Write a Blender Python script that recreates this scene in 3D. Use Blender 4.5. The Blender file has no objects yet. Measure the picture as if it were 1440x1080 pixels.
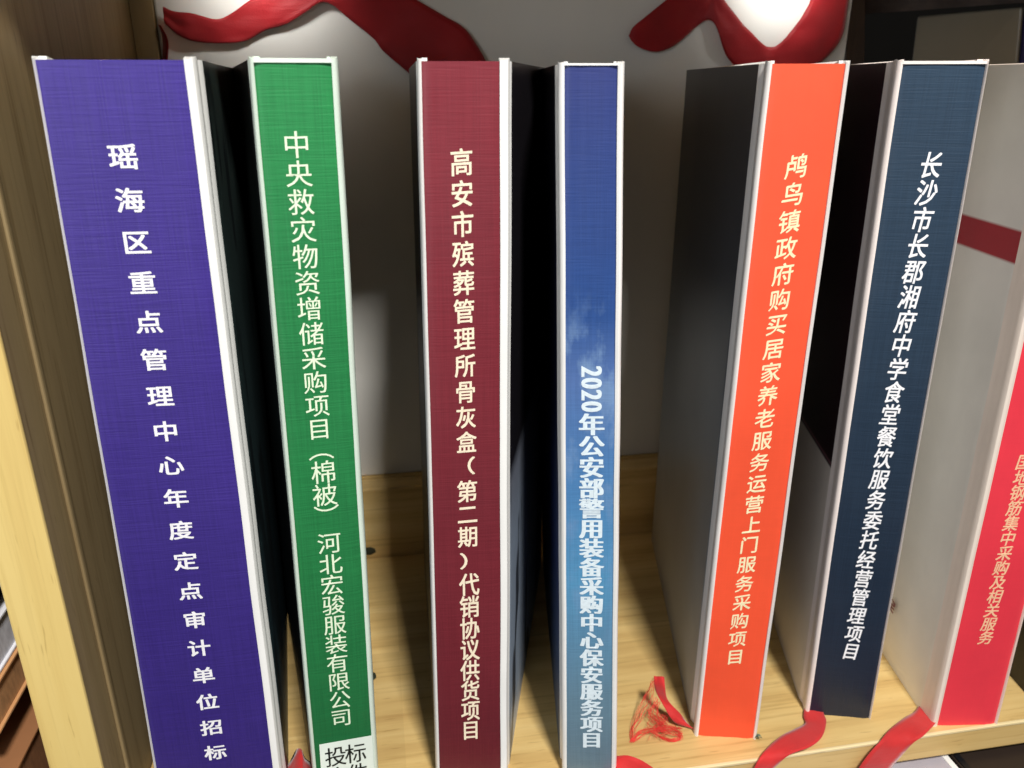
import bpy, bmesh, math, random
from mathutils import Vector, noise
random.seed(7)
S = bpy.context.scene
C = S.collection
R = math.radians

# ------------------------------------------------------------------ camera
H = 0.2908                     # camera height above the shelf
F = 1121.0                     # focal length in photograph pixels (1440 wide)
PITCH = R(20.8)
cam_d = bpy.data.cameras.new("camera")
cam = bpy.data.objects.new("camera", cam_d); C.objects.link(cam)
cam.location = (0, 0, H); cam.rotation_euler = (R(90) - PITCH, 0, 0)
cam_d.sensor_width = 36; cam_d.lens = F / 1440 * 36
cam_d.clip_start = 0.01; cam_d.clip_end = 50
cam_d.dof.use_dof = True; cam_d.dof.focus_distance = 0.31; cam_d.dof.aperture_fstop = 16
S.camera = cam

# ------------------------------------------------------------------ light
W = bpy.data.worlds.new("World"); S.world = W; W.use_nodes = True
# an indoor room: pale walls and ceiling above, a darker floor below
_n, _l = W.node_tree.nodes, W.node_tree.links
_tc = _n.new('ShaderNodeTexCoord'); _sp = _n.new('ShaderNodeSeparateXYZ'); _rp = _n.new('ShaderNodeValToRGB'); _ma = _n.new('ShaderNodeMath')
_l.new(_tc.outputs['Generated'], _sp.inputs[0]); _ma.operation = 'MULTIPLY_ADD'; _ma.inputs[1].default_value = .5; _ma.inputs[2].default_value = .5
_l.new(_sp.outputs[2], _ma.inputs[0]); _l.new(_ma.outputs[0], _rp.inputs[0]); _l.new(_rp.outputs[0], _n["Background"].inputs[0])
_rp.color_ramp.elements[0].position = .30; _rp.color_ramp.elements[0].color = (.07, .065, .06, 1)
_rp.color_ramp.elements[1].position = .52; _rp.color_ramp.elements[1].color = (.95, .97, 1.0, 1)
_n["Background"].inputs[1].default_value = 0.18

def lamp(name, kind, loc, target, energy, size=0.5, color=(1, 1, 1), **kw):
    d = bpy.data.lights.new(name, kind); o = bpy.data.objects.new(name, d); C.objects.link(o)
    o.location = loc
    o.rotation_euler = (Vector(target) - Vector(loc)).to_track_quat('-Z', 'Y').to_euler()
    d.energy = energy; d.color = color
    if kind == 'AREA': d.shape = 'RECTANGLE'; d.size = size; d.size_y = kw.get('size_y', size)
    if kind == 'SPOT': d.spot_size = kw['spot']; d.spot_blend = kw.get('blend', 1); d.shadow_soft_size = size
    return o
lamp("ceiling_lamp", 'AREA', (0.23, -0.45, 1.12), (0, .28, .12), 21, .14, (1, .97, .92))
lamp("left_fill", 'AREA', (-0.50, -0.72, 0.34), (.12, .35, .10), 2.8, .45, (.92, .96, 1))  # added fill for the left-facing covers, not a real window
lamp("added_box_spot", 'SPOT', (-0.1202, .4187, .354), (-0.127, .458, .342), 0.20, .006, (1, .98, .95), spot=R(125), blend=1)  # added spot without a fitting, brightens the box's top left
lamp("added_box_spot", 'SPOT', (0.162, .4677, .354), (0.155, .507, .345), 0.20, .006, (1, .98, .95), spot=R(115), blend=1)  # added spot without a fitting, brightens the box's top right
S.view_settings.view_transform = 'Standard'; S.view_settings.look = 'None'
S.view_settings.exposure = 0; S.view_settings.gamma = 1

# ------------------------------------------------------------------ helpers
def ray(u, v):
    x, y = (u - 720) / F, (540 - v) / F
    c, s = math.cos(PITCH), math.sin(PITCH)
    return Vector((x, c + y * s, y * c - s))
CAM = Vector((0, 0, H))
def hit_z(u, v, z=0.0):
    d = ray(u, v); return CAM + d * ((z - H) / d.z)
def hit_plane(u, v, p, n):
    d = ray(u, v); return CAM + d * ((p - CAM).dot(n) / d.dot(n))
def at_d(u, v, d):
    r = ray(u, v); return CAM + r * (d / r.y)
# shelf frame: x along the front edge, y into the shelf
TH = math.atan(.1735)
O0 = Vector((0, .261, 0)); EX = Vector((math.cos(TH), math.sin(TH), 0)); EY = Vector((-math.sin(TH), math.cos(TH), 0)); EZ = Vector((0, 0, 1))
def sh(x, y, z): return O0 + EX * x + EY * y + EZ * z
def to_sh(p): q = p - O0; return q.dot(EX), q.dot(EY), q.z

def obj(name, bm, mats, parent=None, smooth=False, bevel=0, seg=2):
    me = bpy.data.meshes.new(name)
    if bevel:
        bmesh.ops.bevel(bm, geom=bm.edges[:], offset=bevel, segments=seg, affect='EDGES', profile=.5)
    bm.normal_update(); bm.to_mesh(me); bm.free()
    for m in (mats if isinstance(mats, (list, tuple)) else [mats]): me.materials.append(m)
    if smooth: me.polygons.foreach_set('use_smooth', [True] * len(me.polygons))
    o = bpy.data.objects.new(name, me); C.objects.link(o)
    if parent: o.parent = parent
    return o
def thing(name, label, cat, loc=(0, 0, 0), group=None):
    o = bpy.data.objects.new(name, None); C.objects.link(o)
    o.empty_display_size = .02
    o['label'] = label; o['category'] = cat
    if group: o['group'] = group
    return o
def tag(o, label, cat, group=None):
    o['label'] = label; o['category'] = cat
    if group: o['group'] = group
    return o
def hexa(bm, pts):
    """8 points: bottom ring 4 then top ring 4"""
    v = [bm.verts.new(p) for p in pts]
    for f in ((3, 2, 1, 0), (4, 5, 6, 7), (0, 1, 5, 4), (1, 2, 6, 5), (2, 3, 7, 6), (3, 0, 4, 7)):
        bm.faces.new([v[i] for i in f])
    return v
def sbox(x0, x1, y0, y1, z0, z1):
    bm = bmesh.new()
    hexa(bm, [sh(x0, y0, z0), sh(x1, y0, z0), sh(x1, y1, z0), sh(x0, y1, z0), sh(x0, y0, z1), sh(x1, y0, z1), sh(x1, y1, z1), sh(x0, y1, z1)])
    return bm

# ------------------------------------------------------------------ materials
def nt(name):
    m = bpy.data.materials.new(name); m.use_nodes = True
    t = m.node_tree; return m, t, t.nodes, t.links, t.nodes['Principled BSDF']
def lin(r, g, b):
    f = lambda c: (c / 255 / 12.92) if c <= 10 else ((c / 255 + .055) / 1.055) ** 2.4
    return (f(r), f(g), f(b), 1)
def mixc(N, L, fac, a, b, mode='MIX'):
    x = N.new('ShaderNodeMix'); x.data_type = 'RGBA'; x.blend_type = mode
    for s, val in ((0, fac), (6, a), (7, b)):
        if hasattr(val, 'is_output'): L.new(val, x.inputs[s])
        else: x.inputs[s].default_value = val
    return x.outputs[2]
def texco(N, L, out, scale, rot=(0, 0, 0)):
    t = N.new('ShaderNodeTexCoord'); mp = N.new('ShaderNodeMapping'); L.new(t.outputs[out], mp.inputs[0])
    mp.inputs['Scale'].default_value = scale; mp.inputs['Rotation'].default_value = rot
    return mp.outputs[0]
def noise_n(N, L, vec, scale=1, detail=3, rough=.5):
    n = N.new('ShaderNodeTexNoise'); L.new(vec, n.inputs['Vector'])
    n.inputs['Scale'].default_value = scale; n.inputs['Detail'].default_value = detail; n.inputs['Roughness'].default_value = rough
    return n.outputs[0]
def ramp(N, L, fac, stops):
    r = N.new('ShaderNodeValToRGB'); L.new(fac, r.inputs[0])
    e = r.color_ramp.elements
    while len(e) < len(stops): e.new(.5)
    for k, (p, c) in enumerate(stops):
        e[k].position = p; e[k].color = c if len(c) == 4 else (*c, 1)
    return r.outputs[0]
def math_n(N, L, op, a, b=None):
    x = N.new('ShaderNodeMath'); x.operation = op
    for i, val in enumerate((a, b)):
        if val is None: continue
        if hasattr(val, 'is_output'): L.new(val, x.inputs[i])
        else: x.inputs[i].default_value = val
    return x.outputs[0]
def bump(N, L, h, bs, strength, dist):
    b = N.new('ShaderNodeBump'); L.new(h, b.inputs['Height']); b.inputs['Strength'].default_value = strength
    b.inputs['Distance'].default_value = dist; L.new(b.outputs[0], bs.inputs['Normal'])

def linen(name, stops, weave=1.0, rough=.42, clouds=False):
    """printed, laminated linen-embossed paper; stops = colours along the height (UV y in 0..1, x in metres)"""
    m, t, N, L, B = nt(name)
    tc = N.new('ShaderNodeTexCoord'); sep = N.new('ShaderNodeSeparateXYZ'); L.new(tc.outputs['UV'], sep.inputs[0])
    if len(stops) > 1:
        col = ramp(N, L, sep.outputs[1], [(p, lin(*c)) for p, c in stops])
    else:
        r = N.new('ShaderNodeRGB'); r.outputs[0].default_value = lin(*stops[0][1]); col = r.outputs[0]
    if clouds:
        mp = N.new('ShaderNodeMapping'); L.new(tc.outputs['UV'], mp.inputs[0]); mp.inputs['Scale'].default_value = (60, 9, 1)
        n = noise_n(N, L, mp.outputs[0], 1.0, 5, .6)
        k = ramp(N, L, n, [(.50, (0, 0, 0)), (.60, (1, 1, 1))])
        zone = ramp(N, L, sep.outputs[1], [(.15, (0, 0, 0)), (.45, (.5, .5, .5)), (.66, (.8, .8, .8)), (.76, (0, 0, 0))])
        col = mixc(N, L, math_n(N, L, 'MULTIPLY', k, zone), col, lin(120, 150, 190))
    hx = N.new('ShaderNodeMapping'); L.new(tc.outputs['UV'], hx.inputs[0]); hx.inputs['Scale'].default_value = (1500, 9, 1)
    hy = N.new('ShaderNodeMapping'); L.new(tc.outputs['UV'], hy.inputs[0]); hy.inputs['Scale'].default_value = (60, 430, 1)
    a = noise_n(N, L, hx.outputs[0], 1, 2); b = noise_n(N, L, hy.outputs[0], 1, 2)
    h = math_n(N, L, 'ADD', a, b)
    vary = ramp(N, L, math_n(N, L, 'MULTIPLY', h, .5), [(.36, (.82, .82, .82)), (.62, (1.12, 1.12, 1.12))])
    col = mixc(N, L, .75 * weave, col, vary, 'MULTIPLY')
    wear = noise_n(N, L, tc.outputs['Object'], 30, 4)
    big = noise_n(N, L, tc.outputs['Object'], 14, 5, .65)
    col = mixc(N, L, 1.0, col, ramp(N, L, big, [(.3, (.90, .90, .92)), (.7, (1.08, 1.08, 1.06))]), 'MULTIPLY')
    L.new(col, B.inputs['Base Color'])
    rr = math_n(N, L, 'MULTIPLY_ADD', wear, .25); rr.node.inputs[2].default_value = rough - .1; L.new(rr, B.inputs['Roughness'])
    B.inputs['Specular IOR Level'].default_value = .42
    bump(N, L, h, B, .5 * weave, .00022)
    return m

def paper(name, col, rough=.5, var=.06, scale=60, spec=.4):
    m, t, N, L, B = nt(name)
    v = texco(N, L, 'Object', (1, 1, .35)); n = noise_n(N, L, v, scale, 4, .6)
    c = ramp(N, L, n, [(.3, tuple(x * (1 - var) for x in lin(*col)[:3])), (.7, tuple(min(1, x * (1 + var)) for x in lin(*col)[:3]))])
    L.new(c, B.inputs['Base Color']); B.inputs['Roughness'].default_value = rough; B.inputs['Specular IOR Level'].default_value = spec
    fn = noise_n(N, L, texco(N, L, 'Object', (1, 1, 1)), 900, 2); bump(N, L, fn, B, .12, .0002)
    return m
def ink(name, col, rough=.4):
    m, t, N, L, B = nt(name)
    n = noise_n(N, L, texco(N, L, 'Object', (1, 1, 1)), 700, 2)
    c = lin(*col); L.new(ramp(N, L, n, [(.3, tuple(x * .9 for x in c[:3])), (.6, c)]), B.inputs['Base Color'])
    B.inputs['Roughness'].default_value = rough; return m

def wood(name, c0, c1, c2, grain='x', rough=.5, strip=0.045, streaky=.55):
    """laminated light hardwood; grain runs along x of the shelf frame (or z)"""
    m, t, N, L, B = nt(name)
    tc = N.new('ShaderNodeTexCoord'); mp = N.new('ShaderNodeMapping'); L.new(tc.outputs['Object'], mp.inputs[0])
    mp.inputs['Rotation'].default_value = (0, 0, -TH)
    src = mp.outputs[0]
    def scaled(s):
        q = N.new('ShaderNodeMapping'); L.new(src, q.inputs[0]); q.inputs['Scale'].default_value = s; return q.outputs[0]
    if grain == 'x': sc, fine, cell = (5, 60, 60), (14, 420, 420), (3.2, 1 / strip, .01)
    else: sc, fine, cell = (60, 60, 4), (380, 380, 10), (.01, 1 / strip, .01)
    warp = noise_n(N, L, scaled(tuple(x * .25 for x in sc)), 1, 2)
    wv = N.new('ShaderNodeVectorMath'); wv.operation = 'MULTIPLY_ADD'
    L.new(scaled(sc), wv.inputs[0]); wv.inputs[1].default_value = (1, 1, 1)
    cmb = N.new('ShaderNodeCombineXYZ'); L.new(math_n(N, L, 'MULTIPLY', warp, 3), cmb.inputs[1]); L.new(math_n(N, L, 'MULTIPLY', warp, 2), cmb.inputs[0]); L.new(cmb.outputs[0], wv.inputs[2])
    g = noise_n(N, L, wv.outputs[0], 1, 5, .62)
    f = noise_n(N, L, scaled(fine), 1, 3, .6)
    fl = N.new('ShaderNodeVectorMath'); fl.operation = 'FLOOR'; L.new(scaled(cell), fl.inputs[0])
    wn = N.new('ShaderNodeTexWhiteNoise'); L.new(fl.outputs[0], wn.inputs[0])
    col = ramp(N, L, g, [(.28, lin(*c0)), (.5, lin(*c1)), (.72, lin(*c2))])
    streak = ramp(N, L, f, [(.30, (.62, .55, .42)), (.46, (1, 1, 1))])
    col = mixc(N, L, streaky, col, streak, 'MULTIPLY')
    pores = noise_n(N, L, scaled((90, 700, 700) if grain == 'x' else (700, 700, 70)), 1, 1)
    col = mixc(N, L, .35, col, ramp(N, L, pores, [(.24, (.45, .36, .25)), (.32, (1, 1, 1))]), 'MULTIPLY')
    tone = ramp(N, L, wn.outputs[0], [(0, (.86, .84, .80)), (1, (1.06, 1.05, 1.02))])
    col = mixc(N, L, .8, col, tone, 'MULTIPLY')
    L.new(col, B.inputs['Base Color'])
    L.new(ramp(N, L, g, [(.2, (rough + .1,) * 3), (.8, (rough - .06,) * 3)]), B.inputs['Roughness'])
    bump(N, L, f, B, .12, .0003)
    return m

M_WOOD = wood("light_wood", (186, 150, 92), (212, 180, 118), (226, 198, 138), 'x')
M_UPR = wood("upright_front_wood", (218, 188, 116), (228, 200, 126), (234, 208, 136), 'z', streaky=.22)
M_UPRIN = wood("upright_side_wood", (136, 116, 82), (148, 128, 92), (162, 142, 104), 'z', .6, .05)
M_ARRIS = wood("arris_highlight_wood", (226, 204, 150), (236, 216, 168), (244, 228, 186), 'x')  # paler wood colour that paints the front edge highlight
M_DWOODZ = wood("dark_wood_upright", (44, 34, 30), (62, 50, 44), (80, 66, 58), 'z', .55)
M_DWOOD = wood("dark_wood", (40, 28, 24), (58, 44, 38), (76, 60, 52), 'x', .55)
M_WHITE = paper("white_cover_paper", (244, 243, 240), .42)
M_CREAM = paper("cream_cover_paper", (232, 218, 205), .45)
M_PAGES = paper("page_edges", (225, 220, 205), .8, .12, 900)

# ------------------------------------------------------------------ bookshelf
shelf = thing("wooden_bookshelf", "light wooden bookshelf whose board carries the row of coloured bound books", "bookshelf")
XL = -.1593
bm = sbox(XL + .0003, .62, 0, .198, -.0150, 0); obj("shelf_board", bm, M_WOOD, shelf, bevel=.0009)
bm = sbox(XL + .0003, .62, .1983, .2130, -.0150, .050); obj("back_rail", bm, M_WOOD, shelf, bevel=.0012)
bm = sbox(XL + .0003, .62, 0, .30, .366, .381); obj("upper_shelf_board", bm, M_WOOD, shelf, bevel=.0009)
bm = sbox(XL + .0006, .62, -.0005, .0011, -.0012, .0003); obj("arris_highlight_strip", bm, M_ARRIS, shelf, bevel=.0003)  # thin pale strip: edge highlight put into the wood colour

# upright: light front edging and darker inner panel
bm = sbox(XL - .0185, XL, -.0006, .0016, -.42, .75); obj("upright_edging", bm, M_UPR, shelf, bevel=.0008)
bm = sbox(XL - .0182, XL - .0004, .0018, .47, -.42, .75); obj("upright_panel", bm, M_UPRIN, shelf)
bm = sbox(XL - .0004, XL + .0010, .0190, .0222, .0003, .3655); obj("panel_batten", bm, M_UPRIN, shelf, bevel=.0008)
# left neighbour board and lower compartment
bm = sbox(-.75, XL - .0187, .0, .198, -.0150, 0); obj("shelf_board", bm, M_WOOD, shelf, bevel=.0009)
bm = sbox(-.75, XL - .0187, .1983, .2130, -.0150, .75); obj("back_panel", bm, M_UPRIN, shelf)
bm = sbox(XL + .0003, .62, .0, .30, -.43, -.415); obj("lower_board", bm, M_WOOD, shelf)
bm = sbox(XL + .0003, .62, .215, .23, -.4148, -.0152); obj("lower_back_panel", bm, M_DWOOD, shelf)

# small dark raised spots on the wood beside the green book
def dark_disc(u, v, plane, r1, r2):
    if plane == 'floor': c = hit_z(u, v, .0004); a, b = EX, EY
    else: c = hit_plane(u, v, sh(0, .1979, 0), EY); a, b = EX, EZ
    bm = bmesh.new(); n = 14
    nrm = a.cross(b); nrm = nrm if plane == 'floor' else -EY
    vs = [bm.verts.new(c + a * math.cos(6.2832 * k / n) * r1 * (1 + .15 * math.sin(3 * k)) + b * math.sin(6.2832 * k / n) * r2) for k in range(n)]
    cv = bm.verts.new(c + nrm * .0008)
    for k in range(n): bm.faces.new((vs[k], vs[(k + 1) % n], cv))
    obj("dark_spot", bm, M_SPOT, shelf, True)
M_SPOT = paper("dark_green_spot", (48, 52, 38), .6, .3, 400)
dark_disc(519, 775, 'rail', .0042, .0030); dark_disc(523, 951, 'floor', .0022, .0034)

# ------------------------------------------------------------------ lettering
_tc = bpy.data.curves.new("glyph_source", 'FONT'); _to = bpy.data.objects.new("glyph_source", _tc); C.objects.link(_to)
_tc.resolution_u = 3; _gc = {}
def glyph(ch):
    if ch not in _gc:
        _tc.body = ch; dg = bpy.context.evaluated_depsgraph_get(); dg.update()
        me = bpy.data.meshes.new_from_object(_to.evaluated_get(dg))
        vs = [(v.co.x, v.co.y) for v in me.vertices]; fs = [tuple(p.vertices) for p in me.polygons]
        bpy.data.meshes.remove(me)
        if ch.isdigit():
            cx = (min(v[0] for v in vs) + max(v[0] for v in vs)) / 2; cy = (min(v[1] for v in vs) + max(v[1] for v in vs)) / 2
        elif ch in '︵︶':
            cx = .5; cy = (min(v[1] for v in vs) + max(v[1] for v in vs)) / 2
        else: cx, cy = .5, .38
        _gc[ch] = ([(x - cx, y - cy) for x, y in vs], fs)
    return _gc[ch]
STYLES = {   # smear offsets (em) thicken strokes; xf deforms the glyph
    'bold': [(dx, dy) for dx in (-.021, 0, .021) for dy in (-.015, .015)],
    'semi': [(dx, dy) for dx in (-.016, .016) for dy in (-.012, .012)],
    'regular': [(-.005, 0), (.005, 0)],
    'thin': [(0, 0)],
    'song': [(dx, dy) for dx in (-.045, -.022, 0, .022, .045) for dy in (-.010, .012)],
    'digits': [(dx, dy) for dy in (-.05, -.025, 0, .025, .05) for dx in (-.008, .008)],
    'brush': [(-.014, -.016), (-.005, -.005), (.005, .005), (.014, .016)],
}

# ------------------------------------------------------------------ books
class Book: pass
def make_book(label, tl, tr, bl, br, vpl, vpr, spine_mat, hinge_mat, left_mat, right_mat, el=.0012, er=.0012, depth=.175, lift=.0010, groove=1.0, top_line=None, body_rot=None):
    b = Book(); root = thing("bound_book", label, "book", group="hardback bound books standing on the shelf"); b.root = root
    BL, BR = hit_z(*bl), hit_z(*br)
    def top(p, q):
        r = ray(*p); X = None
        t = q.y / r.y; return CAM + r * t
    TL, TR = top(tl, BL), top(tr, BR)
    zt = (TL.z + TR.z) / 2; TL.z = TR.z = zt
    b.q = (BL, BR, TL, TR)
    xd = (BR - BL).normalized(); nrm = Vector((-xd.y, xd.x, 0))     # into the shelf
    b.xd, b.n = xd, nrm
    vd = lambda vp: Vector(((vp - 720) / 1199, 1, 0)).normalized()
    dl, dr = vd(vpl), vd(vpr)
    ht = zt
    def P(side, ox, oy, t, yd):
        base = BL.lerp(TL, t) if side < 0 else BR.lerp(TR, t)
        return base + xd * ox + yd * oy
    # spine panel
    bm = bmesh.new(); uv = bm.loops.layers.uv.new("UVMap")
    w = (BR - BL).length; n = 60
    def SP(s, t, y): return BL.lerp(BR, s).lerp(TL.lerp(TR, s), t) + nrm * y
    b.SP = SP; b.w = w; b.ht = ht
    rows = []
    ns = 20
    surf_y = lambda s, t: .0002 + .0005 * (max(0, abs(2 * s - 1) - .75) * 4) ** 2 + .00024 * noise.noise(Vector((s * 4.8, t * 5, w * 100)))
    b.surf_y = surf_y
    for j in range(n + 1):
        t = j / n
        rows.append([bm.verts.new(SP(i / ns, t, surf_y(i / ns, t))) for i in range(ns + 1)])
    for j in range(n):
        for i in range(ns):
            f = bm.faces.new((rows[j][i], rows[j][i + 1], rows[j + 1][i + 1], rows[j + 1][i])); f.smooth = True
            for lp, (a, c) in zip(f.loops, ((i, j), (i + 1, j), (i + 1, j + 1), (i, j + 1))): lp[uv].uv = (a / ns * w, c / n)
    # back and rim of the spine board
    back = [bm.verts.new(SP(s, t, .0026)) for s, t in ((0, 0), (1, 0), (1, 1), (0, 1))]
    bm.faces.new(back[::-1])
    tp = [rows[n][i] for i in range(ns + 1)]
    f = bm.faces.new(tp + [back[2], back[3]]); f.material_index = 1
    f = bm.faces.new([rows[0][i] for i in range(ns, -1, -1)] + [back[0], back[1]]); f.material_index = 1
    bm.normal_update()
    for ed in bm.edges:
        if len(ed.link_faces) == 2 and ed.calc_face_angle(0) > .5: ed.smooth = False
    obj("spine", bm, [spine_mat, hinge_mat], root)
    if top_line:   # white strip left above the printed panel
        bm = bmesh.new()
        hexa(bm, [SP(0, 1 - top_line / ht, -.0003), SP(1, 1 - top_line / ht, -.0003), SP(1, 1 - top_line / ht, .0024), SP(0, 1 - top_line / ht, .0024),
                  SP(0, 1.0015, -.0003), SP(1, 1.0015, -.0003), SP(1, 1.0015, .0024), SP(0, 1.0015, .0024)])
        obj("head_turn_in", bm, hinge_mat, root)
    # cover boards: (outward offset, depth) profile, hinge ridge, groove, board
    for side, e, yd, mat in ((-1, el, dl, left_mat), (1, er, dr, right_mat)):
        out = [(0, .0000), (e * .45, -.0005), (e * .85, -.0001), (e + .0002, .0010), (e + .0002, .0030), (e + .0002 - .0006 * groove, .0048), (e + .0003 - .0013 * groove, .0062), (e + .0003 - .0014 * groove, .0074),
               (e + .0004 - .0008 * groove, .0088), (e + .0006, .0104), (e + .0007, .0125), (e + .0007, .06), (e + .0007, .12), (e + .0006, depth - .0012), (e + .0002, depth)]
        inn = [(e - .0016, depth), (e - .0018, depth - .001), (e - .0018, .013), (e - .0030, .008), (e - .0030, .0030), (-.0002, .0030)]
        prof = out + inn
        bm = bmesh.new(); nz = 30; rings = []
        for j in range(nz + 1):
            t = j / nz
            ring = []
            for k, (ox, oy) in enumerate(prof):
                wob = .00022 * noise.noise(Vector((t * 7 + side * 3, oy * 30, w * 90))) if k < 15 else 0
                # blend from the spine normal to the cover direction
                bl_ = min(1, max(0, (oy - .004) / .006)); 
                p = P(side, side * (ox + wob), 0, t, nrm) + nrm * min(oy, .006) + (nrm.lerp(yd, bl_).normalized()) * max(0, oy - .006)
                # heads and tails of the boards stand a little proud of the spine
                if t > .99:
                    p = p + EZ * lift * (.15 if oy < -.0003 else .55 if oy < .0005 else 1 if oy < .0035 else .8 if oy < .0056 else .45 if oy < .0070 else .25 if oy < .0090 else .1)
                ring.append(bm.verts.new(p))
            rings.append(ring)
        K = len(prof)
        for j in range(nz):
            for k in range(K):
                k2 = (k + 1) % K
                vv = (rings[j][k], rings[j][k2], rings[j + 1][k2], rings[j + 1][k])
                f = bm.faces.new(vv if side < 0 else vv[::-1]) if side > 0 else bm.faces.new(vv[::-1])
                f.material_index = 1 if 9 <= k < 14 else 0
                f.smooth = True
        f1 = bm.faces.new(rings[0]); f2 = bm.faces.new(rings[nz])
        bmesh.ops.recalc_face_normals(bm, faces=bm.faces[:])
        for ed in bm.edges:
            if len(ed.link_faces) == 2 and ed.calc_face_angle(0) > .7: ed.smooth = False
        f1.smooth = f2.smooth = False
        obj("cover_board", bm, [hinge_mat, mat], root)
        setattr(b, 'dl' if side < 0 else 'dr', yd)
    # page block
    bm = bmesh.new()
    m = .003
    c = [BL + xd * m + nrm * .004, BR - xd * m + nrm * .004, BR - xd * m + dr * (depth - .006), BL + xd * m + dl * (depth - .006)]
    off = [TL - BL, TR - BR, TR - BR, TL - BL]
    lo = [p + EZ * .004 + Vector((o.x, o.y, 0)) * .01 for p, o in zip(c, off)]
    hi = [p + o - EZ * .004 for p, o in zip(c, off)]
    hexa(bm, lo + hi)
    obj("page_block", bm, M_PAGES, root)
    b.P = P
    return b

def lettering(b, text, first, last, wpx, hpx, mat, style='bold', shear=0.0, rise=0.0, name="title_lettering", centers=None, rot=0):
    """characters between two photographed centres, laid in the spine plane"""
    BL, BR, TL, TR = b.q
    def uv2(p):
        q = hit_plane(p[0], p[1], BL.lerp(BR, .5), b.n)
        t = q.z / b.ht
        l = BL.lerp(TL, t); r = BR.lerp(TR, t)
        return ((q - l).dot(b.xd) / (r - l).dot(b.xd), t)
    s0, t0 = uv2(first); s1, t1 = uv2(last)
    a = hit_plane(first[0] - wpx / 2, first[1], BL, b.n); c = hit_plane(first[0] + wpx / 2, first[1], BL, b.n)
    mw = (c - a).length / .93
    a = hit_plane(first[0], first[1] - hpx / 2, BL, b.n); c = hit_plane(first[0], first[1] + hpx / 2, BL, b.n)
    mh = (c - a).length / .93
    bm = bmesh.new(); k = len(text); up0 = ((TL + TR) - (BL + BR)).normalized()
    for i, ch in enumerate(text):
        f = i / (k - 1) if k > 1 else 0
        s, t = s0 + (s1 - s0) * f, t0 + (t1 - t0) * f
        o = b.SP(s, t, 0)
        vs, fs = glyph(ch)
        for q, (dx, dy) in enumerate(STYLES[style]):
            nv = []
            for x, y in vs:
                if rot: x, y = y, -x
                x += dx; y += dy
                y += rise * x; x += shear * y
                ss = s + x * mw / b.w
                nv.append(bm.verts.new(o + b.xd * (x * mw) + up0 * (y * mh) + b.n * (b.surf_y(min(1, max(0, ss)), t + y * mh / b.ht) - .00011 - q * .000005)))
            for g in fs:
                try: bm.faces.new([nv[z] for z in g])
                except ValueError: pass
    return obj(name, bm, mat, b.root)

M_PURPLE = linen("purple_linen", [(0, (52, 37, 114)), (1, (68, 52, 142))])  # darker foot: light falloff put into the colour
M_GREEN = linen("green_linen", [(0, (32, 104, 58)), (1, (42, 136, 76))])  # falloff of light towards the foot painted into the green
M_MAROON = linen("maroon_linen", [(0, (102, 34, 43)), (1, (130, 45, 56))], .7)  # foot darkened in the colour, as the light fades downwards
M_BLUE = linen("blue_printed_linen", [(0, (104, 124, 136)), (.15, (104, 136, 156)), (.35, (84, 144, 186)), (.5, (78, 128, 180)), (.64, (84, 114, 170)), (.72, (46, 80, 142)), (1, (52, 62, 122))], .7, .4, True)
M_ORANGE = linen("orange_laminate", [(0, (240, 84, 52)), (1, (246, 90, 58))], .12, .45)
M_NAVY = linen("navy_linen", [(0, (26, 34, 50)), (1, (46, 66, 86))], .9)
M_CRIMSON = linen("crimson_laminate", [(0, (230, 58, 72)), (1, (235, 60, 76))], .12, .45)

def cover_mat(name, fn, rough=.4, spec=.4):
    m, t, N, L, B = nt(name); fn(N, L, B); B.inputs['Roughness'].default_value = rough; B.inputs['Specular IOR Level'].default_value = spec; return m
def height_bands(stops, streaks=None):
    def fn(N, L, B):
        tc = N.new('ShaderNodeTexCoord'); sep = N.new('ShaderNodeSeparateXYZ'); L.new(tc.outputs['Object'], sep.inputs[0])
        z = math_n(N, L, 'MULTIPLY', sep.outputs[2], 1 / .3)
        r = ramp(N, L, z, [(p, lin(*c)) for p, c in stops]); 
        if streaks:
            mp = N.new('ShaderNodeMapping'); L.new(tc.outputs['Object'], mp.inputs[0]); mp.inputs['Scale'].default_value = (20, 26, 9); mp.inputs['Rotation'].default_value = (.5, 0, 0)
            n = noise_n(N, L, mp.outputs[0], 1, 3, .55)
            k = ramp(N, L, n, [(streaks[2], (0, 0, 0)), (streaks[2] + .04, (1, 1, 1))])
            r = mixc(N, L, math_n(N, L, 'MULTIPLY', k, streaks[1]), r, lin(*streaks[0]))
        g = noise_n(N, L, texco(N, L, 'Object', (1, 1, 1)), 35, 4)
        r = mixc(N, L, .5, r, ramp(N, L, g, [(.3, (.85, .85, .85)), (.7, (1.05, 1.05, 1.05))]), 'MULTIPLY')
        L.new(r, B.inputs['Base Color'])
        fn_ = noise_n(N, L, texco(N, L, 'Object', (1, 1, 1)), 700, 2); bump(N, L, fn_, B, .15, .0002)
    return fn
M_TEAL = cover_mat("dark_teal_cover", height_bands([(0, (38, 66, 78)), (.8, (54, 72, 70)), (1, (66, 80, 74))], ((18, 28, 32), .8, .5)))
M_BLACKC = cover_mat("black_cover", height_bands([(0, (20, 20, 24)), (1, (26, 24, 28))]))
M_MARC = cover_mat("grey_brush_painted_cover", height_bands([(0, (176, 190, 206)), (.36, (150, 164, 182)), (.47, (124, 130, 144)), (.50, (20, 18, 24)), (1, (24, 20, 26))], ((26, 28, 36), .9, .58)))
M_BLUC = cover_mat("deep_blue_cover", height_bands([(0, (70, 92, 120)), (.3, (22, 40, 92)), (.6, (10, 16, 46)), (1, (12, 14, 20))]))
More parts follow.
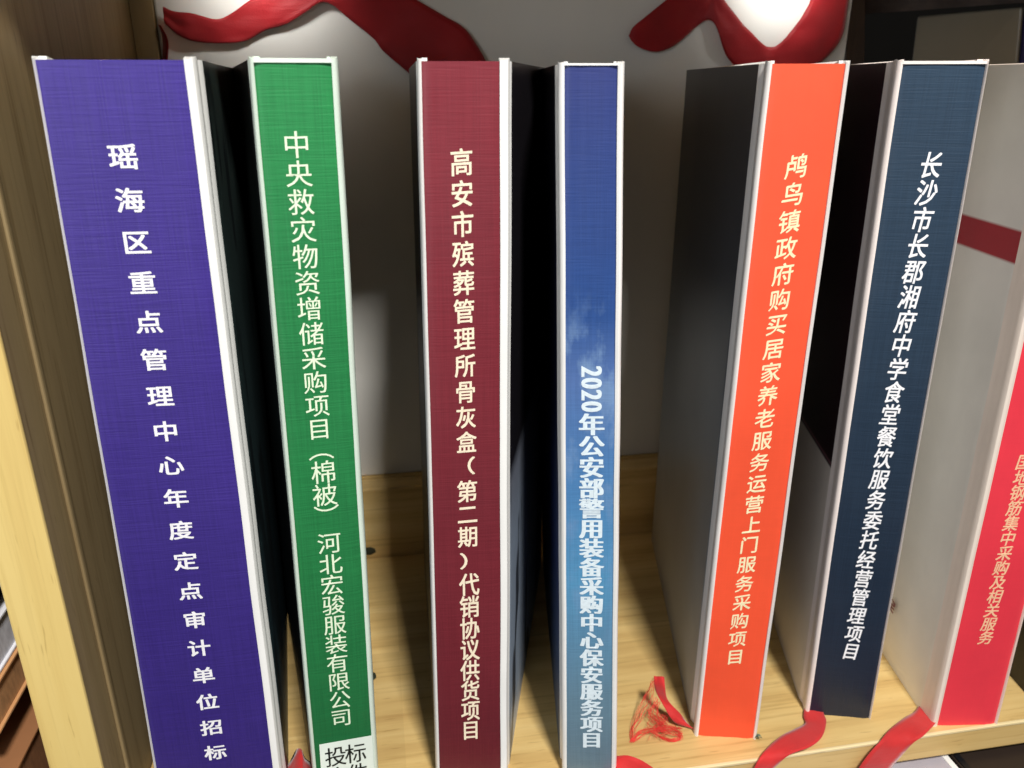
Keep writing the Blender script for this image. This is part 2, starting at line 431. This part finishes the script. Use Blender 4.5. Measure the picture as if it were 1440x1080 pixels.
M_GREYC = cover_mat("charcoal_cover", height_bands([(0, (178, 180, 182)), (.35, (136, 144, 152)), (.7, (74, 78, 86)), (1, (76, 72, 72))]))  # paler foot: light bounced off the shelf, painted into the cover
def navy_cover(N, L, B):
    height_bands([(0, (232, 222, 212)), (.430, (226, 214, 204)), (.4305, (30, 14, 20)), (.437, (30, 14, 20)), (.4375, (120, 80, 88)), (.4405, (120, 80, 88)), (.441, (30, 14, 20)), (1, (44, 20, 28))])(N, L, B)
M_NAVC = cover_mat("maroon_over_beige_cover", navy_cover)
for nd in M_NAVC.node_tree.nodes:
    if nd.type == 'VALTORGB' and len(nd.color_ramp.elements) > 4: nd.color_ramp.interpolation = 'LINEAR'
M_CRIC = cover_mat("white_cover_with_red_band", height_bands([(0, (230, 226, 216)), (.744, (226, 222, 214)), (.745, (158, 14, 34)), (.788, (158, 14, 34)), (.789, (224, 220, 212)), (1, (222, 218, 208))]))

T_WHITE = ink("white_print", (252, 251, 254)); T_GREEN = ink("pale_green_print", (238, 252, 222)); T_CREAM = ink("cream_foil", (255, 240, 212))
T_ICE = ink("ice_white_print", (228, 242, 250)); T_GOLD = ink("pale_gold_foil", (255, 240, 195)); T_PEACH = ink("peach_print", (252, 200, 160)); T_BLACK = ink("black_print", (18, 22, 20))

PX = dict
# purple
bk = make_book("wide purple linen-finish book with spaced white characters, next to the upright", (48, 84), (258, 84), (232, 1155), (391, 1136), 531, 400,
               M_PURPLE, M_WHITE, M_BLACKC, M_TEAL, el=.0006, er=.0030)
lettering(bk, "瑶海区重点管理中心年度定点审计单位招标", (174, 220), (303, 1058), 40, 35, T_WHITE, 'bold')
# green
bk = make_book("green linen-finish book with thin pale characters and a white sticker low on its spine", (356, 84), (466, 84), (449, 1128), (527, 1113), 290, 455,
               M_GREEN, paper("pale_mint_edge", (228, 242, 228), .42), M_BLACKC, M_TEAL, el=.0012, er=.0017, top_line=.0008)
green = bk
lettering(bk, "中央救灾物资增储采购项目", (417, 203), (449, 602), 37, 38, T_GREEN, 'regular')
lettering(bk, "︵", (452, 641), (452, 641), 34, 30, T_GREEN, 'regular')
lettering(bk, "棉被", (455, 663), (457, 695), 34, 32, T_GREEN, 'regular')
lettering(bk, "︶", (459, 714), (459, 714), 34, 30, T_GREEN, 'regular')
lettering(bk, "河北宏骏服装有限公司", (463, 763), (480, 1009), 32, 29, T_GREEN, 'regular')
# sticker
def spine_quad(b, pts, off, name, mat):
    BL = b.q[0]; bm = bmesh.new()
    q = [hit_plane(u, v, BL.lerp(b.q[1], .5), b.n) for u, v in pts]
    hexa(bm, [p - b.n * (off - .00008) for p in q] + [p - b.n * off for p in q]); return obj(name, bm, mat, b.root)
spine_quad(bk, [(449, 1046), (523, 1033), (528, 1108), (454, 1122)], .0005, "sticker", paper("sticker_paper", (232, 242, 232), .5))
def flat_text(b, text, first, last, wpx, hpx, mat, off):
    keep = b.surf_y; b.surf_y = lambda s, t: -.00052
    lettering(b, text, first, last, wpx, hpx, mat, 'regular', name="sticker_lettering"); b.surf_y = keep
flat_text(bk, "投标", (472, 1062), (500, 1057), 29, 27, T_BLACK, .0004)
flat_text(bk, "文件", (476, 1090), (503, 1085), 29, 27, T_BLACK, .0004)
# maroon
bk = make_book("maroon book with cream characters, third from the left", (592, 86), (703, 86), (619, 1106), (704, 1101), 560, 868,
               M_MAROON, M_WHITE, M_BLACKC, M_MARC, el=.0012, er=.0030)
lettering(bk, "高安市殡葬管理所骨灰盒", (649, 228), (656, 622), 31, 38, T_CREAM, 'semi', rise=.05)
lettering(bk, "（", (651, 655), (651, 655), 34, 24, T_CREAM, 'semi')
lettering(bk, "第二期", (657, 691), (658, 755), 28, 30, T_CREAM, 'semi', rise=.05)
lettering(bk, "）", (664, 789), (664, 789), 34, 22, T_CREAM, 'semi')
lettering(bk, "代销协议供货项目", (660, 822), (662, 1027), 27, 31, T_CREAM, 'semi', rise=.05)
# blue
bk = make_book("narrow blue book with white edges, its print fading to grey-blue at the foot", (794, 91), (869, 91), (797, 1091), (860, 1091), 705, 720,
               M_BLUE, M_WHITE, M_BLUC, M_BLACKC, el=.0018, er=.0020, top_line=.0002)
lettering(bk, "2020", (832, 522.5), (832, 572), 38, 27, T_ICE, 'digits', rot=1)
lettering(bk, "年公安部警用装备采购中心保安服务项目", (832, 597), (832, 1041), 34, 30, T_ICE, 'song')
# orange
bk = make_book("orange book with pale gold brush-style characters and a charcoal left cover", (1086, 89), (1190, 90), (982, 1035), (1059, 1039), 778, 815,
               M_ORANGE, paper("warm_white_edge", (238, 234, 230), .42), M_GREYC, M_BLACKC, el=.0016, er=.0014)
lettering(bk, "鸬鸟镇政府购买居家养老服务运营上门服务采购项目", (1120, 234), (1034, 924), 30, 33, T_GOLD, 'brush', rise=.16)
orange = bk
# navy
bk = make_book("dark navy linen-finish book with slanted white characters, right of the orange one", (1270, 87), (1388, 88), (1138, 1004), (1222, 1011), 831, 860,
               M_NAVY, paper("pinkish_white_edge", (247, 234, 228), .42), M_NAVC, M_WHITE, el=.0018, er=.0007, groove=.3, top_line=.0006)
lettering(bk, "长沙市长郡湘府中学食堂餐饮服务委托经营管理项目", (1309, 232), (1197, 916), 29, 36, T_WHITE, 'semi', shear=.14)
# crimson
bk = make_book("crimson red book with small peach characters, cut by the right edge of the picture", (1528, 88), (1636, 88), (1318, 1021), (1399, 1019), 718, 730,
               M_CRIMSON, M_CREAM, M_CRIC, M_WHITE, el=.0026, er=.0010, groove=.0)
lettering(bk, "钢筋集中采购及相关服务", (1432, 693), (1387, 897), 21, 21, T_PEACH, 'semi', shear=.12)
lettering(bk, "国地", (1441, 650), (1437, 672), 21, 21, T_PEACH, 'semi', shear=.12)
crim = bk
# small red seal-like marks printed on the white cover of the crimson book
M_SEAL = ink("dark_red_print", (120, 24, 52))
for (u, v, sc) in ((1313, 545, 1.0), (1256, 852, .6)):
    nl = Vector((-crim.dl.y, crim.dl.x, 0)); base = crim.q[0].lerp(crim.q[2], .5) - crim.xd * .0031
    p = hit_plane(u, v, base, nl); bm = bmesh.new()
    for k in range(7):
        c = p + crim.dl * random.uniform(-.003, .004) * sc + EZ * random.uniform(-.006, .006) * sc + nl * .0002
        l, h_ = random.uniform(.001, .004) * sc, random.uniform(.0006, .0012) * sc
        a = random.uniform(-.4, .4)
        d1 = (crim.dl * math.cos(a) + EZ * math.sin(a)) * l; d2 = (EZ * math.cos(a) - crim.dl * math.sin(a)) * h_
        q = [c - d1 - d2, c + d1 - d2 * .6, c + d1 + d2, c - d1 + d2 * .7]
        bm.faces.new([bm.verts.new(x) for x in q])
    obj("seal_print", bm, M_SEAL, crim.root)
# black book just past the frame on the right
bk = make_book("black-covered book of which only a dark strip shows at the right edge", (1735, 88), (1800, 88), (1482, 1014), (1532, 1010), 700, 712,
               M_BLACKC, M_BLACKC, M_BLACKC, M_BLACKC)
bpy.data.objects.remove(_to)

# ------------------------------------------------------------------ gift box with ribbons behind the books
M_BOX = paper("glossy_white_card", (222, 220, 214), .32, .03, 20, .5)
YB = .216
def on_box(u, v, off=0): return hit_plane(u, v, sh(0, YB - off, 0), EY)
xl = to_sh(on_box(221, 40))[0]; xr = to_sh(on_box(1194, 40))[0]
box = thing("gift_box", "white gift box standing behind the row of books, against the back rail", "box")
o = obj("box_body", sbox(xl, xr, YB, YB + .08, .0505, .362), M_BOX, box, bevel=.0012)
bm = sbox(-.30, .62, .2132, .36, .036, .0502); ledge = obj("back_ledge", bm, M_WOOD, shelf)

def satin(name, col, rough=.38):
    m, t, N, L, B = nt(name)
    v = texco(N, L, 'Object', (1, 1, 1)); n = noise_n(N, L, v, 45, 4); f = noise_n(N, L, v, 1400, 2)
    c = lin(*col)
    L.new(ramp(N, L, n, [(.3, tuple(x * .8 for x in c[:3])), (.7, tuple(min(1, x * 1.12) for x in c[:3]))]), B.inputs['Base Color'])
    B.inputs['Roughness'].default_value = rough; B.inputs['Sheen Weight'].default_value = .3; B.inputs['Specular IOR Level'].default_value = .28
    fo = noise_n(N, L, texco(N, L, 'Object', (40, 40, 260), (.0, .6, .3)), 1, 4)
    h = math_n(N, L, 'ADD', math_n(N, L, 'MULTIPLY', fo, .8), math_n(N, L, 'MULTIPLY', f, .25))
    bump(N, L, h, B, .35, .0012)
    return m
M_RIB = satin("red_satin", (150, 15, 24), .55); M_RIB2 = satin("red_bookmark_satin", (196, 40, 40), .7)

def catmull(pts, sub):
    out = []
    for i in range(len(pts) - 1):
        p0, p1, p2, p3 = pts[max(i - 1, 0)], pts[i], pts[i + 1], pts[min(i + 2, len(pts) - 1)]
        for k in range(sub):
            t = k / sub
            out.append(.5 * ((2 * p1) + (p2 - p0) * t + (2 * p0 - 5 * p1 + 4 * p2 - p3) * t * t + (3 * p1 - p0 - 3 * p2 + p3) * t ** 3))
    out.append(pts[-1].copy()); return out
def strip(name, A, Bp, mat, nrm, across=8, sub=5, bow=.0, ripple=0.0, thick=.00025, parent=None):
    A = catmull(A, sub); Bp = catmull(Bp, sub)
    bm = bmesh.new(); rows = []
    for j, (a, b) in enumerate(zip(A, Bp)):
        row = []
        for i in range(across + 1):
            s = i / across; p = a.lerp(b, s)
            h = bow * math.sin(math.pi * s) + ripple * noise.noise(Vector((s * 3, j * .16, len(A) * .37)))
            row.append(bm.verts.new(p + nrm * h))
        rows.append(row)
    for j in range(len(rows) - 1):
        for i in range(across):
            f = bm.faces.new((rows[j][i], rows[j][i + 1], rows[j + 1][i + 1], rows[j + 1][i])); f.smooth = True
    bmesh.ops.recalc_face_normals(bm, faces=bm.faces[:])
    o = obj(name, bm, mat, parent)
    sol = o.modifiers.new("thickness", 'SOLIDIFY'); sol.thickness = thick; sol.offset = 0
    return o
def box_strip(name, pairs, depth=.0025, wave=.003, **k):
    n = len(pairs)
    A = [on_box(*p[0], depth + wave * (.5 + .5 * math.sin(i * .9))) for i, p in enumerate(pairs)]
    B = [on_box(*p[1], depth + wave * (.5 + .5 * math.sin(i * .9 + .8))) for i, p in enumerate(pairs)]
    return strip(name, A, B, M_RIB, -EY, 10, 6, bow=.0002, ripple=.0010, **k)
o = box_strip("gift_ribbon", [((229, 9), (231, 32)), ((245, 16), (250, 49)), ((272, 19), (272, 58)), ((303, 27), (305, 61)), ((323, 20), (344, 58)), ((352, 0), (373, 43)),
    ((385, -22), (402, 34)), ((430, -45), (431, 16)), ((470, -50), (449, 4)), ((510, -42), (467, 7)), ((550, -20), (489, 25)), ((586, 0), (525, 54)), ((626, 23), (539, 72)),
    ((651, 38), (568, 97)), ((669, 61), (583, 112)), ((690, 100), (600, 140)), ((700, 140), (620, 170))])
tag(o, "wide red satin ribbon arching across the white gift box above the green and maroon books", "ribbon", "red ribbons on the gift box")
o = box_strip("gift_ribbon", [((884, 50), (888, 58)), ((890, 38), (900, 67)), ((907, 24), (923, 73)), ((937, 0), (947, 65)), ((962, -22), (968, 48)), ((985, -36), (984, 34)), ((1002, -22), (995, 28)), ((1010, -12), (1004, 32)),
    ((1025, 9), (1010, 45)), ((1045, 34), (1016, 66)), ((1060, 49), (1029, 88)), ((1074, 63), (1060, 112)), ((1083, 66), (1090, 120)), ((1092, 64), (1120, 112)), ((1108, 49), (1158, 85)),
    ((1124, 29), (1179, 60)), ((1134, 12), (1189, 34)), ((1140, 0), (1194, 0)), ((1150, -30), (1197, -35))])
tag(o, "red satin ribbon looping in a U over the gift box above the orange book", "ribbon", "red ribbons on the gift box")
# ribbon end showing beside the box
A = [hit_plane(u, v, sh(XL + .003, 0, 0), EX) for u, v in ((214, 30), (213, 55), (216, 80), (222, 110))]
B_ = [on_box(u, v, .006) for u, v in ((226, 36), (236, 56), (236, 80), (232, 110))]
o = strip("gift_ribbon", A, B_, M_RIB, -EY, 6, 5, bow=.002)
tag(o, "short dark red ribbon end hanging at the left corner of the gift box", "ribbon", "red ribbons on the gift box")

bm = sbox(XL + .0002, xl - .0003, .2132, .225, .0505, .3655); obj("back_stile", bm, M_UPRIN, shelf)
# ------------------------------------------------------------------ dark bookcase behind, at the right
far = thing("dark_bookcase", "dark wooden bookcase behind the gift box at the upper right", "bookcase")
def fq(pts, t, name, mat, parent, bevel=.0):
    """pts: four (u, v, d), bottom-left, bottom-right, top-right, top-left; extruded away by t"""
    q = [at_d(*p) for p in pts]; bm = bmesh.new()
    nv = (q[1] - q[0]).cross(q[3] - q[0]).normalized(); nv = nv if nv.y > 0 else -nv
    r = [p + nv * t for p in q]
    hexa(bm, [q[0], q[1], r[1], r[0], q[3], q[2], r[2], r[3]])
    bmesh.ops.recalc_face_normals(bm, faces=bm.faces[:])
    return obj(name, bm, mat, parent, bevel=bevel)
fq([(1188, 260, .62), (1214, 260, .62), (1218, -60, .62), (1192, -60, .62)], .02, "post", M_DWOODZ, far, .001)
fq([(1214, 260, .80), (1700, 260, .80), (1700, -80, .80), (1214, -80, .80)], .02, "back_panel", paper("black_back_panel", (9, 8, 7), .9, .1, 60, .1), far)
fq([(1215, 20, .64), (1600, -8, .55), (1600, -70, .55), (1215, -55, .64)], .06, "top_board", M_DWOOD, far)
gb = thing("grey_book", "plain grey-beige book standing behind the navy book", "book")
fq([(1268, 200, .66), (1420, 200, .60), (1437, 10, .60), (1290, 23, .66)], .03, "cover", paper("grey_beige_cover", (168, 160, 142), .35, .05, 20, .6), gb, .0012)
pb = thing("violet_book", "dark violet book at the top right corner beside the grey one", "book")
fq([(1423, 200, .60), (1600, 200, .56), (1600, 0, .56), (1440, 12, .60)], .03, "cover", paper("violet_cover", (44, 30, 92), .5), pb, .0012)

# ------------------------------------------------------------------ stack of magazines left of the upright
XS = XL - .030
def zs(u, v): return to_sh(hit_plane(u, v, sh(XS, 0, 0), EX))[2]
lv = [zs(15, v) for v in (745, 790, 832, 868, 905, 960, 985, 1052)]
st = [(0, .006, .0, (92, 26, 26), "thin dark red book at the bottom of the pile left of the upright", "book"),
      (.0063, .056, .004, (150, 104, 70), "thick brown box lying low in the pile left of the upright", "box"),
      (.0563, .0725, -.012, (46, 34, 28), "dark slab standing in for the shaded gap in the middle of the pile left of the upright", "book"),  # shaded gap in the pile, built as a dark solid
      (.0728, .0895, .002, (204, 152, 104), "tan brown book in the pile left of the upright, under the white magazine", "book"),
      (.0898, .1075, .001, (226, 226, 232), "thick white magazine in the pile left of the upright", "magazine"),
      (.1078, .1175, -.003, (58, 52, 56), "dark magazine second from the top of the pile left of the upright", "magazine"),
      (.1178, .1300, .002, (196, 198, 206), "light grey magazine on top of the pile left of the upright", "magazine")]
for z0, z1, dx, col, lab, cat in st:
    r = thing("lying_" + cat, lab, cat, group="flat pile in the neighbouring compartment")
    x1 = XS + dx
    obj("cover", sbox(x1 - .21, x1 + .0006, -.012, .19, z1 - .0012, z1), paper("pile_cover_%d" % (z1 * 1e4), col, .4), r, bevel=.0003)
    obj("cover", sbox(x1 - .21, x1 + .0006, -.012, .19, z0, z0 + .0012), paper("pile_cover_%d" % (z1 * 1e4 + 1), col, .4), r, bevel=.0003)
    obj("page_block", sbox(x1 - .208, x1 - .0006, -.010, .188, z0 + .0013, z1 - .0013), paper("pile_edge_%d" % (z1 * 1e4), tuple(int(c * .92) for c in col), .6, .18, 500), r)

# ------------------------------------------------------------------ things in the compartment below
for x0, x1, z, lab, col, nm in ((.110, .2150, -.0185, "pale grey-white box file under the shelf board, below the navy book", (176, 170, 178), "box_file"),
                            (.2195, .420, -.019, "dark brown box file under the shelf board at the lower right corner", (44, 34, 28), "box_file")):
    r = thing(nm, lab, "box file", group="box files in the lower compartment")
    obj("case", sbox(x0, x1, -.030, .16, -.4145, z), paper("file_card_" + str(col[0]), col, .5), r, bevel=.0012)
    obj("edge_strip", sbox(x1 - .0010 if col[0] > 100 else x0 + .001, x1 + .0020 if col[0] > 100 else x0 + .004, -.0310, .161, -.414, z + .0006), M_WHITE if col[0] > 100 else M_BLACKC, r)

# ------------------------------------------------------------------ bookmark ribbons
def surf(u, v, lift=.0012):
    p = hit_z(u, v, max(lift, .0016)); e = to_sh(p)[1]
    if e < -.0016: p = hit_plane(u, v, sh(0, -.0030, 0), EY)
    elif e < .006: p = hit_z(u, v, max(lift, .0024))
    return p
def bookmark(pairs, label, lifts=None, ripple=.0005, bow=.0002):
    n = len(pairs); lifts = lifts or [.0012] * n
    A = [surf(*p[0], l) for p, l in zip(pairs, lifts)]; B = [surf(*p[1], l) for p, l in zip(pairs, lifts)]
    o = strip("bookmark_ribbon", A, B, M_RIB2, Vector((0, -.6, .8)), 6, 5, bow=bow, ripple=ripple)
    return tag(o, label, "ribbon", "red bookmark ribbons lying on the shelf")
bookmark([((1131, 996), (1156, 997)), ((1130, 1007), (1159, 1005)), ((1132, 1017), (1162, 1016)), ((1118, 1025), (1156, 1036)), ((1100, 1034), (1140, 1050)), ((1082, 1049), (1113, 1060)), ((1068, 1066), (1096, 1073)), ((1058, 1088), (1082, 1090)), ((1052, 1120), (1072, 1124))],
         "red bookmark ribbon curling from under the navy book over the shelf edge", [.0006, .0006, .001, .003, .004, .003, .002, .001, .001])
bookmark([((1294, 990), (1322, 1008)), ((1286, 1001), (1311, 1022)), ((1271, 1010), (1298, 1035)), ((1250, 1027), (1284, 1045)), ((1238, 1042), (1269, 1061)), ((1223, 1059), (1253, 1080)), ((1207, 1082), (1236, 1102)), ((1196, 1110), (1224, 1130))],
         "red bookmark ribbon from under the crimson book, hanging over the shelf edge", [.0006, .0008, .0015, .002, .002, .001, .001, .001])
bookmark([((850, 1058), (850, 1092)), ((864, 1063), (866, 1100)), ((881, 1062), (880, 1105)), ((897, 1067), (890, 1110)), ((910, 1074), (898, 1118)), ((921, 1083), (908, 1126)), ((924, 1100), (912, 1140))],
         "red bookmark ribbon rising from the foot of the blue book at the bottom edge", [.001, .006, .009, .009, .006, .002, .001])
bookmark([((396, 1092), (398, 1140)), ((406, 1074), (408, 1130)), ((416, 1055), (417, 1110)), ((424, 1054), (424, 1110)), ((429, 1066), (430, 1115)), ((438, 1075), (440, 1130)), ((446, 1098), (448, 1140))],
         "crumpled red bookmark ribbon between the feet of the purple and green books", [.001, .003, .006, .007, .005, .002, .001], ripple=.0012)
# frayed one beside the orange book
fr = thing("frayed_ribbon", "frayed red bookmark ribbon with loose threads left of the orange book's foot", "ribbon", group="red bookmark ribbons lying on the shelf")
pr = [((920, 950), (934, 952)), ((920, 962), (935, 968)), ((925, 978), (938, 982)), ((933, 993), (946, 994)), ((942, 1008), (957, 1004)), ((951, 1017), (968, 1018)), ((966, 1022), (976, 1026))]
lf = [.024, .020, .014, .009, .006, .003, .001]
A = [hit_z(*p[0], l) for p, l in zip(pr, lf)]; B = [hit_z(*p[1], l) for p, l in zip(pr, lf)]
strip("ribbon_tail", A, B, M_RIB2, Vector((0, -.6, .8)), 5, 5, ripple=.0015, parent=fr)
bm = bmesh.new()
def thread(pts, r=.00010):
    pts = catmull(pts, 6); prev = None
    for i, p in enumerate(pts):
        p = p + Vector((noise.noise(p * 180), noise.noise(p * 180 + Vector((9, 0, 0))), 0)) * .0012
        ring = [bm.verts.new(p + Vector((math.cos(a) * r, 0, math.sin(a) * r))) for a in (0, 2.1, 4.2)]
        if prev:
            for k in range(3): bm.faces.new((prev[k], prev[(k + 1) % 3], ring[(k + 1) % 3], ring[k]))
        prev = ring
J = lambda a: random.uniform(-a, a)
for k in range(44):   # from the top corner down to the far left tip
    thread([hit_z(921 + J(2), 953 + J(3), .023), hit_z(914 + J(5), 975 + J(6), .013), hit_z(903 + J(9), 1005 + J(7), .005), hit_z(889 + J(3), 1033 + J(5), .001), hit_z(887 + J(3), 1043 + J(2), .0008)] if k < 10 else
           [hit_z(887 + J(3), 1042 + J(3), .0008), hit_z(902 + J(5), 1030 + J(4), .002), hit_z(925 + J(6), 1024 + J(5), .004), hit_z(946 + J(6), 1028 + J(6), .003), hit_z(957 + J(3), 1034 + J(4), .001), hit_z(948 + J(4), 1040 + J(2), .0008), hit_z(930 + J(5), 1036 + J(4), .001)] if k < 28 else
           [hit_z(924 + J(4), 985 + J(6), .012), hit_z(918 + J(8), 1003 + J(6), .006), hit_z(930 + J(8), 1016 + J(5), .004), hit_z(945 + J(5), 1022 + J(5), .003), hit_z(956 + J(3), 1028 + J(4), .001)])
for k in range(30):
    a = hit_z(928 + J(10), 1018 + J(10), .003); thread([a] + [a + Vector((J(.006), J(.006), J(.001))) for _ in range(3)], .00009)
o = obj("loose_threads", bm, paper("red_thread", (226, 66, 58), .8, .1, 300), fr); o['kind'] = "stuff"
# chipped corner of the orange book
bm = bmesh.new(); p = hit_z(1063, 1037, .0012)
for k in range(5):
    c = p + Vector((k * .0006, J(.0006), abs(J(.0012))))
    vs = [bm.verts.new(c + Vector((J(.0012), J(.0012), J(.0012)))) for _ in range(4)]
    for f in ((0, 1, 2), (0, 2, 3), (0, 3, 1), (1, 3, 2)): bm.faces.new([vs[i] for i in f])
obj("frayed_corner", bm, paper("torn_board", (90, 104, 84), .7, .3, 500), orange.root)
